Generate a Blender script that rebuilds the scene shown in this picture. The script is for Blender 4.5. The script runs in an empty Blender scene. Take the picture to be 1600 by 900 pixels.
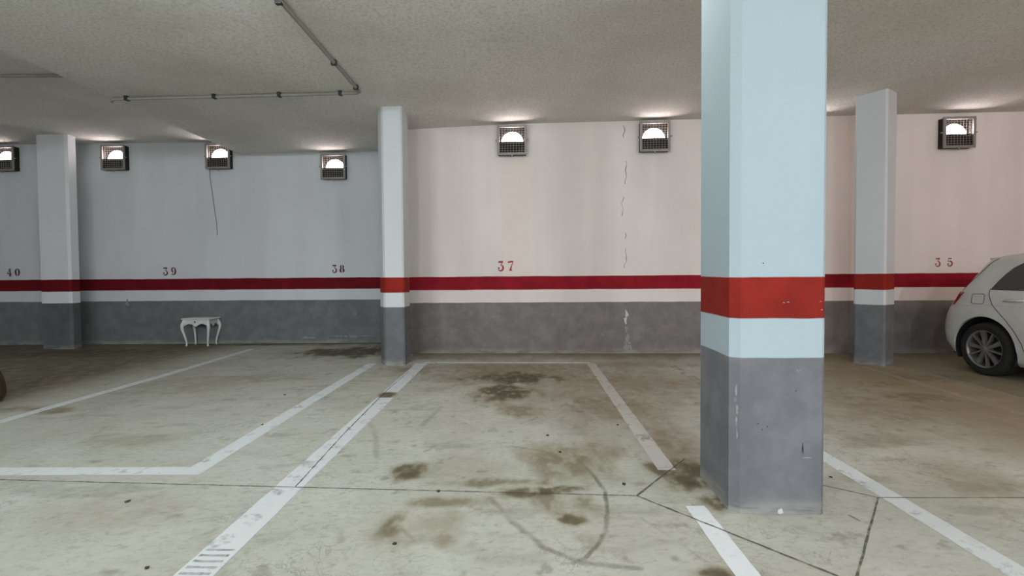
import bpy, bmesh, math, random
import numpy as np
from mathutils import Matrix, Vector

S = bpy.context.scene
C = S.collection
random.seed(7)
rng = np.random.default_rng(11)

# ------------------------------------------------------------------ camera
CAM_H = 1.2
def make_camera():
    yaw, pitch, roll = math.radians(-0.6226), math.radians(-1.5228), math.radians(0.44)
    cy, sy = math.cos(yaw), math.sin(yaw)
    fwd = Vector((sy*math.cos(pitch), cy*math.cos(pitch), math.sin(pitch)))
    r = Vector((cy, -sy, 0.0)); u = r.cross(fwd)
    c, s = math.cos(roll), math.sin(roll)
    r2 = c*r - s*u; u2 = s*r + c*u
    m = Matrix((( r2.x, u2.x, -fwd.x, 0.0), (r2.y, u2.y, -fwd.y, 0.0), (r2.z, u2.z, -fwd.z, CAM_H), (0, 0, 0, 1)))
    cam = bpy.data.cameras.new('camera'); cam.sensor_width = 36.0; cam.lens = 750/1600*36.0
    cam.clip_start = 0.05; cam.clip_end = 200
    o = bpy.data.objects.new('camera', cam); C.objects.link(o); o.matrix_world = m
    S.camera = o
make_camera()

# ------------------------------------------------------------------ world and exposure
w = bpy.data.worlds.new('world'); S.world = w; w.use_nodes = True
w.node_tree.nodes['Background'].inputs[0].default_value = (0.6, 0.65, 0.7, 1)
w.node_tree.nodes['Background'].inputs[1].default_value = 0.0
vs = S.view_settings
vs.view_transform = 'Standard'; vs.look = 'None'; vs.gamma = 1.0; vs.use_curve_mapping = False
vs.exposure = 0.12

# round bulkhead luminaires on the garage ceiling (all overhead or behind the photographer, some added as fill):
# x, y, dome strength, dome colour, label
LUMINAIRES = [
    (-2.20, 3.00, 105.0, (0.90, 1.0, 1.08), 'round ceiling light over the bay left of the photographer'),
    (0.40, 3.00, 58.0, (0.98, 1.0, 1.0), 'added round fill light over the middle bay, between the slim column and the near column'),  # unseen, added to lift the middle bay and the column's wall shadow
    (6.80, 2.00, 200.0, (1.0, 0.60, 0.42), 'warm round ceiling light over the parked white car'),
    (-4.60, -3.70, 760.0, (0.97, 1.0, 1.06), 'added round fill light in the row behind the photographer, far left'),  # this row of four is unseen, added for broad soft fill
    (-1.60, -3.70, 740.0, (0.94, 1.0, 1.08), 'added round fill light in the row behind the photographer, left of centre'),
    (1.60, -3.70, 600.0, (0.88, 1.0, 1.12), 'added round fill light in the row behind the photographer, right of centre'),
    (4.60, -3.70, 700.0, (0.96, 1.0, 1.06), 'added round fill light in the row behind the photographer, far right'),
]
LAMP_EMIT = 24.0

# ------------------------------------------------------------------ node helpers
def new_mat(name):
    m = bpy.data.materials.new(name); m.use_nodes = True
    nt = m.node_tree
    return m, nt, nt.nodes['Principled BSDF']
def N(nt, t, **kw):
    n = nt.nodes.new(t)
    for k, v in kw.items(): setattr(n, k, v)
    return n
def L(nt, a, b): nt.links.new(a, b)
def rgba(c): return (c[0], c[1], c[2], 1.0)
def mixc(nt, fac, a, b, blend='MIX'):
    n = N(nt, 'ShaderNodeMix', data_type='RGBA', blend_type=blend)
    for sock, v in ((n.inputs[0], fac), (n.inputs[6], a), (n.inputs[7], b)):
        if hasattr(v, 'is_output'): L(nt, v, sock)
        elif isinstance(v, (int, float)): sock.default_value = v
        else: sock.default_value = rgba(v)
    return n.outputs[2]
def math_(nt, op, a, b=0.0, clamp=False):
    n = N(nt, 'ShaderNodeMath', operation=op, use_clamp=clamp)
    for s, v in ((n.inputs[0], a), (n.inputs[1], b)):
        if hasattr(v, 'is_output'): L(nt, v, s)
        else: s.default_value = v
    return n.outputs[0]
def noise(nt, vec, scale, detail=4, rough=0.55, dist=0.0):
    n = N(nt, 'ShaderNodeTexNoise'); n.inputs['Scale'].default_value = scale
    n.inputs['Detail'].default_value = detail; n.inputs['Roughness'].default_value = rough
    n.inputs['Distortion'].default_value = dist
    L(nt, vec, n.inputs['Vector'])
    return n.outputs[0]
def ramp(nt, fac, lo, hi):
    n = N(nt, 'ShaderNodeMapRange', interpolation_type='SMOOTHSTEP')
    n.inputs[1].default_value = lo; n.inputs[2].default_value = hi
    L(nt, fac, n.inputs[0]); return n.outputs[0]
def bump(nt, h, strength, dist=0.01):
    n = N(nt, 'ShaderNodeBump'); n.inputs['Strength'].default_value = strength; n.inputs['Distance'].default_value = dist
    L(nt, h, n.inputs['Height']); return n.outputs[0]
def scaled(nt, vec, s):
    n = N(nt, 'ShaderNodeVectorMath', operation='MULTIPLY'); L(nt, vec, n.inputs[0]); n.inputs[1].default_value = s
    return n.outputs[0]

def plain(name, col, rough=0.6, metal=0.0, var=0.12, scale=18.0, emit=0.0):
    m, nt, b = new_mat(name)
    pos = N(nt, 'ShaderNodeNewGeometry').outputs['Position']
    f = noise(nt, pos, scale)
    c = mixc(nt, f, tuple(v*(1-var) for v in col), tuple(min(1, v*(1+var)) for v in col))
    L(nt, c, b.inputs['Base Color'])
    b.inputs['Roughness'].default_value = rough; b.inputs['Metallic'].default_value = metal
    if emit:
        b.inputs['Emission Color'].default_value = rgba(col); b.inputs['Emission Strength'].default_value = emit
    return m

Z_GREY, Z_RED0, Z_RED1 = 0.783, 0.978, 1.183
def banded(name, white, grey, red, seed, streak=0.10, scuff=0.35, pebble=0.12):
    """white painted concrete with a grey dado and a red stripe, laid out by height"""
    m, nt, b = new_mat(name)
    pos = N(nt, 'ShaderNodeNewGeometry').outputs['Position']
    off = N(nt, 'ShaderNodeVectorMath', operation='ADD'); L(nt, pos, off.inputs[0]); off.inputs[1].default_value = (seed, seed*0.7, seed*0.1)
    p = off.outputs[0]
    sep = N(nt, 'ShaderNodeSeparateXYZ'); L(nt, pos, sep.inputs[0]); z = sep.outputs[2]
    wob = math_(nt, 'MULTIPLY', math_(nt, 'SUBTRACT', noise(nt, p, 3.0, 5), 0.5), 0.016)
    zz = math_(nt, 'ADD', z, wob)
    n_big = noise(nt, p, 0.7, 3)
    n_streak = noise(nt, scaled(nt, p, (2.6, 2.6, 0.30)), 1.0, 3, 0.45)
    n_fine = noise(nt, p, 26.0, 5, 0.65)
    # white field with faint vertical water streaks
    wf = math_(nt, 'ADD', math_(nt, 'MULTIPLY', n_big, 0.5), math_(nt, 'MULTIPLY', n_streak, 0.5))
    wcol = mixc(nt, ramp(nt, wf, 0.36, 0.64), tuple(v*(1-streak) for v in white), white)
    wcol = mixc(nt, math_(nt, 'MULTIPLY', ramp(nt, n_fine, 0.66, 0.78), 0.18), wcol, tuple(v*0.55 for v in white))
    gcol = mixc(nt, ramp(nt, noise(nt, p, 5.0, 6, 0.6), 0.35, 0.7), tuple(v*0.86 for v in grey), tuple(v*1.12 for v in grey))
    # chipped paint and lime bloom on the dado, thicker towards the foot where splash water reaches it
    chip = ramp(nt, noise(nt, p, 14.0, 7, 0.7, 0.4), 0.67, 0.73)
    gcol = mixc(nt, math_(nt, 'MULTIPLY', chip, scuff), gcol, (0.42, 0.42, 0.40))
    bloom = math_(nt, 'MULTIPLY', ramp(nt, noise(nt, scaled(nt, p, (1.6, 1.6, 9.0)), 1.6, 6, 0.65), 0.36, 0.60),
                  ramp(nt, math_(nt, 'MULTIPLY', z, -1.0), -0.10, -0.015))
    gcol = mixc(nt, math_(nt, 'MULTIPLY', bloom, 0.7), gcol, (0.36, 0.35, 0.31))
    rcol = mixc(nt, ramp(nt, noise(nt, p, 4.0, 6, 0.6), 0.35, 0.68), tuple(v*0.82 for v in red), tuple(v*1.1 for v in red))
    def step(edge): return ramp(nt, zz, edge-0.0035, edge+0.0035)
    c = mixc(nt, step(Z_GREY), gcol, wcol)
    c = mixc(nt, step(Z_RED0), c, rcol)
    c = mixc(nt, step(Z_RED1), c, wcol)
    L(nt, c, b.inputs['Base Color'])
    b.inputs['Roughness'].default_value = 0.7; b.inputs['Specular IOR Level'].default_value = 0.12
    h = math_(nt, 'ADD', math_(nt, 'MULTIPLY', noise(nt, p, 60, 5, 0.6), 0.6), noise(nt, p, 6, 4))
    L(nt, bump(nt, h, pebble, 0.02), b.inputs['Normal'])
    return m

# ------------------------------------------------------------------ mesh helpers
def tag(o, label=None, cat=None, group=None, kind=None):
    if label: o['label'] = label
    if cat: o['category'] = cat
    if group: o['group'] = group
    if kind: o['kind'] = kind
    return o
def mesh_obj(name, verts, faces, mat, parent=None, smooth=False):
    me = bpy.data.meshes.new(name); me.from_pydata([tuple(v) for v in verts], [], faces); me.update()
    me.materials.append(mat)
    if smooth: me.polygons.foreach_set('use_smooth', [True]*len(me.polygons))
    o = bpy.data.objects.new(name, me); C.objects.link(o); o.parent = parent
    return o
def bm_obj(name, bm, mat, parent=None, smooth=False):
    bmesh.ops.recalc_face_normals(bm, faces=bm.faces)
    me = bpy.data.meshes.new(name); bm.to_mesh(me); bm.free(); me.materials.append(mat)
    if smooth: me.polygons.foreach_set('use_smooth', [True]*len(me.polygons))
    o = bpy.data.objects.new(name, me); C.objects.link(o); o.parent = parent
    return o
def empty(name, loc=(0, 0, 0), rz=0.0):
    o = bpy.data.objects.new(name, None); C.objects.link(o); o.location = loc; o.rotation_euler = (0, 0, rz)
    o.empty_display_size = 0.1
    return o
def add_box(bm, x0, x1, y0, y1, z0, z1, bev=0.0):
    vs_ = [bm.verts.new(p) for p in ((x0,y0,z0),(x1,y0,z0),(x1,y1,z0),(x0,y1,z0),(x0,y0,z1),(x1,y0,z1),(x1,y1,z1),(x0,y1,z1))]
    fs = [bm.faces.new([vs_[i] for i in f]) for f in ((0,3,2,1),(4,5,6,7),(0,1,5,4),(1,2,6,5),(2,3,7,6),(3,0,4,7))]
    if bev:
        es = list({e for f in fs for e in f.edges})
        bmesh.ops.bevel(bm, geom=es, offset=bev, segments=2, affect='EDGES', profile=0.6)
def box(name, x0, x1, y0, y1, z0, z1, mat, parent=None, bev=0.0):
    bm = bmesh.new(); add_box(bm, x0, x1, y0, y1, z0, z1, bev); return bm_obj(name, bm, mat, parent)
def add_tube(bm, pts, rad, seg=8, cap=True):
    pts = [Vector(p) for p in pts]; n = len(pts)
    rads = rad if hasattr(rad, '__len__') else [rad]*n
    rings = []; prev = None
    for i, p in enumerate(pts):
        t = (pts[min(i+1, n-1)] - pts[max(i-1, 0)]).normalized()
        if prev is None:
            a = Vector((0, 0, 1)) if abs(t.z) < 0.9 else Vector((1, 0, 0))
            u = t.cross(a).normalized()
        else:
            u = (prev - t*prev.dot(t)).normalized()
        prev = u; v = t.cross(u)
        rings.append([bm.verts.new(p + rads[i]*(math.cos(2*math.pi*k/seg)*u + math.sin(2*math.pi*k/seg)*v)) for k in range(seg)])
    for a, b in zip(rings, rings[1:]):
        for k in range(seg): bm.faces.new((a[k], a[(k+1) % seg], b[(k+1) % seg], b[k]))
    if cap:
        bm.faces.new(rings[0][::-1]); bm.faces.new(rings[-1])
def tube(name, pts, rad, mat, parent=None, seg=8):
    bm = bmesh.new(); add_tube(bm, pts, rad, seg); return bm_obj(name, bm, mat, parent, True)
def prism(name, poly, z0, z1, mat, parent=None, nz=1):
    """vertical prism over a footprint polygon (counter-clockwise)"""
    n = len(poly); vs_ = []; fs = []
    for k in range(nz+1):
        z = z0 + (z1-z0)*k/nz
        vs_ += [(x, y, z) for x, y in poly]
    for k in range(nz):
        for i in range(n):
            j = (i+1) % n; fs.append((k*n+i, k*n+j, (k+1)*n+j, (k+1)*n+i))
    fs.append(tuple(range(n))[::-1]); fs.append(tuple(range(nz*n, nz*n+n)))
    return mesh_obj(name, vs_, fs, mat, parent)
def extrude_xz(name, poly, y0, y1, mat, parent=None):
    """polygon in the x-z plane given thickness along y"""
    bm = bmesh.new()
    a = [bm.verts.new((x, y0, z)) for x, z in poly]; b = [bm.verts.new((x, y1, z)) for x, z in poly]
    bm.faces.new(a); bm.faces.new(b[::-1]); n = len(poly)
    for i in range(n): bm.faces.new((a[i], b[i], b[(i+1) % n], a[(i+1) % n]))
    return bm_obj(name, bm, mat, parent)

# ------------------------------------------------------------------ numpy value noise (for stain shapes)
def vnoise(x, y, seed):
    r = np.random.default_rng(seed).random((128, 128))
    xi = np.floor(x).astype(int); yi = np.floor(y).astype(int); fx = x-xi; fy = y-yi
    fx = fx*fx*(3-2*fx); fy = fy*fy*(3-2*fy)
    a = r[xi % 128, yi % 128]; b = r[(xi+1) % 128, yi % 128]; c = r[xi % 128, (yi+1) % 128]; d = r[(xi+1) % 128, (yi+1) % 128]
    return (a*(1-fx)+b*fx)*(1-fy)+(c*(1-fx)+d*fx)*fy
def fbm(x, y, seed, oct_=5):
    s = 0; a = 0.5; t = 0
    for k in range(oct_):
        s = s + a*vnoise(x*2**k, y*2**k, seed+k); t += a; a *= 0.55
    return s/t
def sstep(a, b, v):
    t = np.clip((v-a)/(b-a), 0, 1); return t*t*(3-2*t)
def polyline_dist(px, py, pts):
    """distance to a polyline and the arc fraction of the nearest point"""
    best = np.full(px.shape, 1e9); frac = np.zeros(px.shape)
    n = len(pts)-1
    for i in range(n):
        ax, ay = pts[i]; bx, by = pts[i+1]; dx, dy = bx-ax, by-ay
        t = np.clip(((px-ax)*dx+(py-ay)*dy)/(dx*dx+dy*dy), 0, 1)
        d = np.hypot(px-ax-t*dx, py-ay-t*dy); m = d < best
        best = np.where(m, d, best); frac = np.where(m, (i+t)/n, frac)
    return best, frac

# ------------------------------------------------------------------ materials of the setting
M = {}
def floor_material():
    m, nt, b = new_mat('stained concrete')
    pos = N(nt, 'ShaderNodeNewGeometry').outputs['Position']
    at = N(nt, 'ShaderNodeAttribute', attribute_name='stain'); sep = N(nt, 'ShaderNodeSeparateColor'); L(nt, at.outputs['Color'], sep.inputs[0])
    grime_shade, rust, wear = sep.outputs
    n1 = noise(nt, pos, 0.9, 6, 0.6, 0.3); n2 = noise(nt, scaled(nt, pos, (1.0, 1.5, 1.0)), 6.5, 9, 0.72, 0.6); n3 = noise(nt, pos, 45, 5, 0.7)
    c = mixc(nt, ramp(nt, n1, 0.32, 0.68), (0.43, 0.428, 0.362), (0.515, 0.522, 0.458))
    c = mixc(nt, math_(nt, 'MULTIPLY', ramp(nt, n2, 0.46, 0.74), 0.36), c, (0.34, 0.325, 0.26))
    c = mixc(nt, math_(nt, 'MULTIPLY', ramp(nt, n3, 0.52, 0.75), 0.22), c, (0.22, 0.21, 0.17))
    n4 = noise(nt, pos, 2.6, 7, 0.62, 0.8); n5 = noise(nt, pos, 9.0, 6, 0.6, 0.6)
    def vein(nn, wd): return ramp(nt, math_(nt, 'MULTIPLY', math_(nt, 'ABSOLUTE', math_(nt, 'SUBTRACT', nn, 0.5)), -1.0), -wd, 0.0)
    patchy = ramp(nt, noise(nt, pos, 1.4, 3), 0.46, 0.60)
    c = mixc(nt, math_(nt, 'MULTIPLY', math_(nt, 'MULTIPLY', vein(n4, 0.010), patchy), 0.55), c, (0.20, 0.185, 0.14))
    c = mixc(nt, math_(nt, 'MULTIPLY', math_(nt, 'MULTIPLY', vein(n5, 0.012), patchy), 0.40), c, (0.22, 0.205, 0.16))
    n6 = noise(nt, scaled(nt, pos, (1.0, 1.8, 1.0)), 17.0, 7, 0.75, 0.4)
    c = mixc(nt, math_(nt, 'MULTIPLY', ramp(nt, n6, 0.49, 0.70), 0.58), c, (0.27, 0.255, 0.195))
    c = mixc(nt, math_(nt, 'MULTIPLY', ramp(nt, n6, 0.46, 0.30), 0.30), c, (0.57, 0.575, 0.515))
    c = mixc(nt, math_(nt, 'MULTIPLY', rust, 0.85), c, (0.215, 0.152, 0.095))
    c = mixc(nt, math_(nt, 'MULTIPLY', wear, 0.80), c, (0.125, 0.108, 0.070))
    c = mixc(nt, math_(nt, 'MULTIPLY', grime_shade, 1.35, True), c, (0.250, 0.215, 0.132))
    c = mixc(nt, math_(nt, 'MULTIPLY', math_(nt, 'SUBTRACT', grime_shade, 0.42), 1.5, True), c, (0.060, 0.050, 0.030))
    L(nt, c, b.inputs['Base Color'])
    r = N(nt, 'ShaderNodeMapRange'); r.inputs[3].default_value = 0.48; r.inputs[4].default_value = 0.75; L(nt, n2, r.inputs[0])
    L(nt, r.outputs[0], b.inputs['Roughness']); b.inputs['Specular IOR Level'].default_value = 0.3
    L(nt, bump(nt, math_(nt, 'ADD', n2, math_(nt, 'MULTIPLY', n3, 0.4)), 0.10, 0.02), b.inputs['Normal'])
    return m
def ceiling_material():
    m, nt, b = new_mat('rough plaster ceiling')
    pos = N(nt, 'ShaderNodeNewGeometry').outputs['Position']
    n1 = noise(nt, pos, 0.8, 4, 0.6); n2 = noise(nt, pos, 38, 6, 0.7)
    c = mixc(nt, ramp(nt, n1, 0.3, 0.62), (0.74, 0.71, 0.645), (0.85, 0.825, 0.77))
    c = mixc(nt, math_(nt, 'MULTIPLY', ramp(nt, n2, 0.42, 0.66), 0.50), c, (0.46, 0.44, 0.38))
    L(nt, c, b.inputs['Base Color']); b.inputs['Roughness'].default_value = 0.85; b.inputs['Specular IOR Level'].default_value = 0.15
    L(nt, bump(nt, n2, 0.5, 0.02), b.inputs['Normal'])
    return m
def line_paint(name, col, cover, scale=7.0):
    """floor paint, worn through to the concrete in patches"""
    m, nt, b = new_mat(name)
    pos = N(nt, 'ShaderNodeNewGeometry').outputs['Position']
    n = noise(nt, pos, scale, 8, 0.7, 0.3)
    L(nt, mixc(nt, noise(nt, pos, 30, 4), tuple(v*0.88 for v in col), col), b.inputs['Base Color']); b.inputs['Roughness'].default_value = 0.55
    f = ramp(nt, n, 0.64-0.36*cover, 0.80-0.36*cover)
    tr = N(nt, 'ShaderNodeBsdfTransparent'); mx = N(nt, 'ShaderNodeMixShader')
    fac = math_(nt, 'MULTIPLY', math_(nt, 'ADD', math_(nt, 'MULTIPLY', f, 0.50), 0.50), cover)
    L(nt, fac, mx.inputs[0]); L(nt, tr.outputs[0], mx.inputs[1]); L(nt, b.outputs[0], mx.inputs[2])
    L(nt, mx.outputs[0], nt.nodes['Material Output'].inputs[0])
    return m

RED_L = (0.16, 0.007, 0.013); RED_W = (0.29, 0.011, 0.022); RED_C = (0.30, 0.022, 0.015)
M['floor'] = floor_material(); M['ceiling'] = ceiling_material()
M['wall_r'] = banded('cream wall paint', (0.87, 0.795, 0.755), (0.222, 0.205, 0.195), RED_W, 1.3)
M['wall_l'] = banded('cool white wall paint', (0.675, 0.70, 0.72), (0.175, 0.187, 0.189), RED_L, 5.1)
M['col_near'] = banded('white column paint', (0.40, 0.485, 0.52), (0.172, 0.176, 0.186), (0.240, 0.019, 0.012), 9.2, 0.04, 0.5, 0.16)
M['col_far'] = banded('white far column paint', (0.66, 0.69, 0.70), (0.165, 0.170, 0.180), RED_C, 13.7, 0.05, 0.45)
M['col_left'] = banded('white left column paint', (0.76, 0.78, 0.79), (0.130, 0.135, 0.140), RED_L, 17.7, 0.06, 0.45)
M['line'] = line_paint('worn floor paint', (0.74, 0.78, 0.78), 0.92)
M['line_bright'] = line_paint('fresh floor paint', (0.76, 0.80, 0.80), 1.0)
M['line_worn'] = line_paint('dirty floor paint', (0.60, 0.585, 0.54), 0.90)
M['line_ghost'] = line_paint('ghost floor paint', (0.54, 0.51, 0.43), 0.46)
M['joint'] = line_paint('joint dirt', (0.10, 0.09, 0.07), 0.72, 12)
M['tread'] = line_paint('tyre rubber mark', (0.17, 0.17, 0.16), 0.50, 26)
M['number_dark'] = line_paint('stencil paint dark', (0.11, 0.012, 0.020), 0.98, 30)
M['number_red'] = line_paint('stencil paint red', (0.36, 0.022, 0.030), 0.98, 30)
M['number_faded'] = line_paint('stencil paint faded', (0.42, 0.05, 0.05), 0.80, 30)
M['pipe'] = plain('grey conduit plastic', (0.27, 0.26, 0.22), 0.5)
M['clip'] = plain('black clip plastic', (0.02, 0.02, 0.02), 0.5)
M['dark_crack'] = plain('crack dirt', (0.20, 0.16, 0.14), 0.9)
M['flake'] = plain('bare plaster', (0.60, 0.58, 0.56), 0.85)

# ------------------------------------------------------------------ floor
X0, X1, Y0, Y1 = -13.0, 11.5, -6.0, 8.63
GR_SHADE = [(-0.07,5.62,0.526,0.318,0.9),(-0.16,4.89,0.294,0.321,0.85),(0.03,4.26,0.171,0.164,0.5),(-0.65,2.9,0.11,0.144,0.75),(-0.19,2.74,0.296,0.051,0.5),(-0.36,2.5,0.186,0.064,0.5),(-0.37,2.26,0.098,0.145,0.35),(-0.6,2.23,0.085,0.148,0.6),(-0.38,2.14,0.073,0.063,0.35),(0.23,3.07,0.246,0.255,0.5),(0.14,2.61,0.218,0.054,0.75),(0.18,2.5,0.074,0.128,0.5),(0.26,2.34,0.088,0.05,0.75),(0.37,2.47,0.06,0.069,0.45),(0.32,2.19,0.053,0.044,0.4),(0.57,3.25,0.173,0.214,0.35),(0.78,1.91,0.082,0.042,0.8),(1.0,2.84,0.207,0.226,0.8),(1.06,2.5,0.1,0.085,0.85),(0.95,2.66,0.10,0.12,0.5),(-2.71,7.55,0.719,0.51,1.0),(-7.02,7.58,1.279,0.517,0.9),(-4.4,4.33,0.423,0.107,0.5),(-1.38,6.1,0.248,0.251,0.5),(0.35,6.31,1.683,0.223,0.4),(-1.29,4.81,0.091,0.104,0.8),(0.55,2.92,0.059,0.135,0.35),(3.79,4.59,0.417,0.188,0.6),(3.69,4.2,0.327,0.157,0.5),(3.93,5.18,0.403,0.179,0.5),(2.54,2.64,0.208,0.079,0.3),(2.59,3.41,0.268,0.13,0.3),(4.66,5.49,0.635,0.268,0.6),(-3.68,5.38,0.666,0.391,0.3),(-2.87,3.47,0.335,0.11,0.3),(-2.07,2.42,0.4,0.134,0.15),(-2.98,5.68,0.467,0.218,0.3),(1.99,2.81,0.111,0.071,0.3),(-0.36,2.94,0.356,0.195,0.22),(1.13,5.26,0.835,0.309,0.25)]  # floor grime; blots at the near column's left foot paint its shadow
RU = [(0.95,5.2,1.3,1.5,0.62),(-0.1,5.95,1.35,0.6,0.8),(3.6,4.6,1.6,1.4,0.6),(-0.15,5.86,1.164,0.685,0.7),(0.86,4.4,0.622,0.84,0.8),(1.05,3.5,0.273,0.54,0.7),(0.57,4.78,0.753,0.631,0.5),(3.41,4.39,0.984,0.928,0.7),(0.29,3.15,0.294,0.279,0.5),(0.56,3.21,0.171,0.163,0.6),(-0.63,2.91,0.157,0.153,0.3),(0.8,1.91,0.154,0.067,0.4),(-1.37,6.03,0.489,0.326,0.4),(1.62,6.37,0.756,0.362,0.5),(2.55,2.88,0.337,0.277,0.35)]
MARKS = [  # points, half width, strength
    ([(-0.157,2.557),(-0.034,2.308),(0.11,2.087),(0.213,2.001),(0.314,1.96),(0.493,1.934)], 0.013, 0.8),
    ([(0.392,3.07),(0.455,2.824),(0.477,2.614),(0.45,2.4),(0.401,2.218),(0.341,2.086),(0.281,2.005),(0.223,1.969)], 0.010, 1.1),
    ([(-1.219,3.901),(-1.051,3.512),(-0.941,3.137)], 0.016, 0.5), ([(-0.858,2.251),(-0.808,2.141)], 0.016, 0.5),
    ([(-0.045,3.342),(0.174,3.241),(0.344,3.018)], 0.008, 0.8), ([(-0.64,2.329),(-0.548,2.233),(-0.464,2.124)], 0.007, 0.7),
    ([(0.482,3.124),(0.523,2.888)], 0.010, 0.6), ([(0.53,3.157),(0.566,2.907)], 0.010, 0.5), ([(0.44,3.15),(0.47,2.95)], 0.010, 0.5),
    ([(-0.769,3.811),(-0.703,4.374)], 0.018, 0.45), ([(-0.636,3.25),(-0.551,3.412),(-0.452,3.424)], 0.012, 0.5),
    ([(0.60,2.35),(0.78,1.98)], 0.006, 0.4)]
def build_floor():
    def axis(segs):
        out = []
        for a, b, d in segs:
            n = max(1, int(round((b-a)/d))); out += list(np.linspace(a, b, n, endpoint=False))
        out.append(segs[-1][1]); return np.array(out)
    xs = axis([(X0, -9.6, 0.8), (-9.6, -6.0, 0.06), (-6.0, -2.6, 0.03), (-2.6, -1.0, 0.0125), (-1.0, 0.8, 0.008), (0.8, 2.6, 0.0125), (2.6, 6.5, 0.03), (6.5, 8.0, 0.06), (8.0, X1, 0.8)])
    ys = [Y0]; 
    while ys[-1] < 1.4: ys.append(ys[-1]+0.4)
    ys[-1] = 1.4
    while ys[-1] < Y1-0.05: ys.append(ys[-1]+0.0050*ys[-1]**1.2)
    ys[-1] = Y1; ys = np.array(ys)
    gx, gy = np.meshgrid(xs, ys)                   # rows along y
    nx, ny = len(xs), len(ys)
    wx = gx + 0.16*(fbm(gx*3.1, gy*3.1, 3)-0.5); wy = gy + 0.16*(fbm(gx*3.1+40, gy*3.1, 13)-0.5)
    mott = fbm(gx*6, gy*4, 21, 6); fine = fbm(gx*20, gy*14, 33, 4)
    grime_shade = np.zeros_like(gx); rust = np.zeros_like(gx); wear = np.zeros_like(gx)
    for cx, cy, rx, ry, a in GR_SHADE:
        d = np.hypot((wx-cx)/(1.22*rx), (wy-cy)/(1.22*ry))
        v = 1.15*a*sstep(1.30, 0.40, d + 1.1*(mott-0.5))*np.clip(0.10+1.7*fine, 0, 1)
        grime_shade = np.maximum(grime_shade, v) + 0.25*np.minimum(grime_shade, v)
    for cx, cy, rx, ry, a in RU:
        d = np.hypot((wx-cx)/rx, (wy-cy)/ry)
        rust = np.maximum(rust, 1.25*a*sstep(1.4, 0.15, d + 0.9*(mott-0.5))*(0.45+0.9*fine))
    # dirt gathered along the foot of the walls and in the left and right bays
    wallr = 7.35-0.037*gx
    rustband = sstep(0.95, 0.1, np.abs(wallr-gy)+0.6*(mott-0.4))*(gx > -1.6)
    rust = np.maximum(rust, 0.95*rustband)
    grime_shade = np.maximum(grime_shade, 0.55*sstep(0.22, 0.02, np.abs(wallr-gy)+0.25*(mott-0.5))*(gx > -1.75))
    grime_shade = np.maximum(grime_shade, 0.8*sstep(0.50, 0.05, np.abs(Y1-gy)+0.5*(mott-0.5))*(gx < -1.75))
    left = sstep(-4.4, -5.6, gx)*sstep(3.2, 4.5, gy); right = sstep(2.6, 4.2, gx)*sstep(2.2, 3.6, gy)
    rust = np.maximum(rust, 0.60*left*(0.5+mott)); rust = np.maximum(rust, 0.95*right*(0.5+mott))
    grime_shade = np.maximum(grime_shade, 0.80*left*(0.4+fine)); grime_shade = np.maximum(grime_shade, 0.36*right*(0.4+fine))
    # scattered drag streaks across the bays
    st = fbm(gx*2.2, gy*7.5, 55, 5); wear = 0.45*sstep(0.58, 0.80, st)*(0.2+1.2*fine)*sstep(1.3, 2.2, gy)
    st2 = fbm(gx*9+3, gy*11+5, 77, 5); wear = np.maximum(wear, 0.55*sstep(0.64, 0.78, st2)*sstep(0.35, 0.6, fine))
    for pts, hw, a in MARKS:
        d, fr = polyline_dist(gx+0.02*(fine-0.5), gy+0.02*(mott-0.5), pts)
        wear = np.maximum(wear, a*sstep(hw*1.7, hw*0.6, d)*np.clip(0.45+1.5*(fine-0.3), 0.1, 1))
    verts = np.stack([gx.ravel(), gy.ravel(), np.zeros(nx*ny)], 1)
    i = np.arange((ny-1)*(nx-1)); r = i//(nx-1); c = i % (nx-1); a = r*nx+c
    quads = np.stack([a, a+1, a+1+nx, a+nx], 1)
    me = bpy.data.meshes.new('floor')
    me.vertices.add(len(verts)); me.vertices.foreach_set('co', verts.ravel())
    me.loops.add(quads.size); me.loops.foreach_set('vertex_index', quads.ravel().astype(np.int32))
    me.polygons.add(len(quads)); me.polygons.foreach_set('loop_start', (np.arange(len(quads))*4).astype(np.int32))
    me.update(calc_edges=True)
    at = me.color_attributes.new('stain', 'FLOAT_COLOR', 'POINT')
    col = np.stack([np.clip(grime_shade, 0, 1).ravel(), np.clip(rust, 0, 1).ravel(), np.clip(wear, 0, 1).ravel(), np.ones(nx*ny)], 1)
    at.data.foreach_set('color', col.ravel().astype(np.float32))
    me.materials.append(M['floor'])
    o = bpy.data.objects.new('floor', me); C.objects.link(o); tag(o, 'stained grey concrete garage floor', kind='structure')
    return o
floor = build_floor()

def strip(name, pts, hw, mat, parent, z=0.0012, rag=0.0, step=0.06):
    """flat ribbon of paint or dirt that follows a polyline on the floor"""
    P = []
    for (ax, ay), (bx, by) in zip(pts, pts[1:]):
        n = max(1, int(math.hypot(bx-ax, by-ay)/step)); P += [(ax+(bx-ax)*k/n, ay+(by-ay)*k/n) for k in range(n)]
    P.append(pts[-1]); vs_ = []; fs = []
    for i, (x, y) in enumerate(P):
        x0, y0 = P[max(i-1, 0)]; x1, y1 = P[min(i+1, len(P)-1)]
        l = math.hypot(x1-x0, y1-y0); nx_, ny_ = -(y1-y0)/l, (x1-x0)/l
        h0 = hw + rag*random.uniform(-1, 1); h1 = hw + rag*random.uniform(-1, 1)
        vs_ += [(x+nx_*h0, y+ny_*h0, z), (x-nx_*h1, y-ny_*h1, z)]
        if i: fs.append((2*i-2, 2*i-1, 2*i+1, 2*i))
    return mesh_obj(name, vs_, fs, mat, parent)
def line(pts, hw, mat, label):
    o = strip('painted_line', pts, hw, M[mat], floor, 0.0014, 0.0025); tag(o, label); return o
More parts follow.
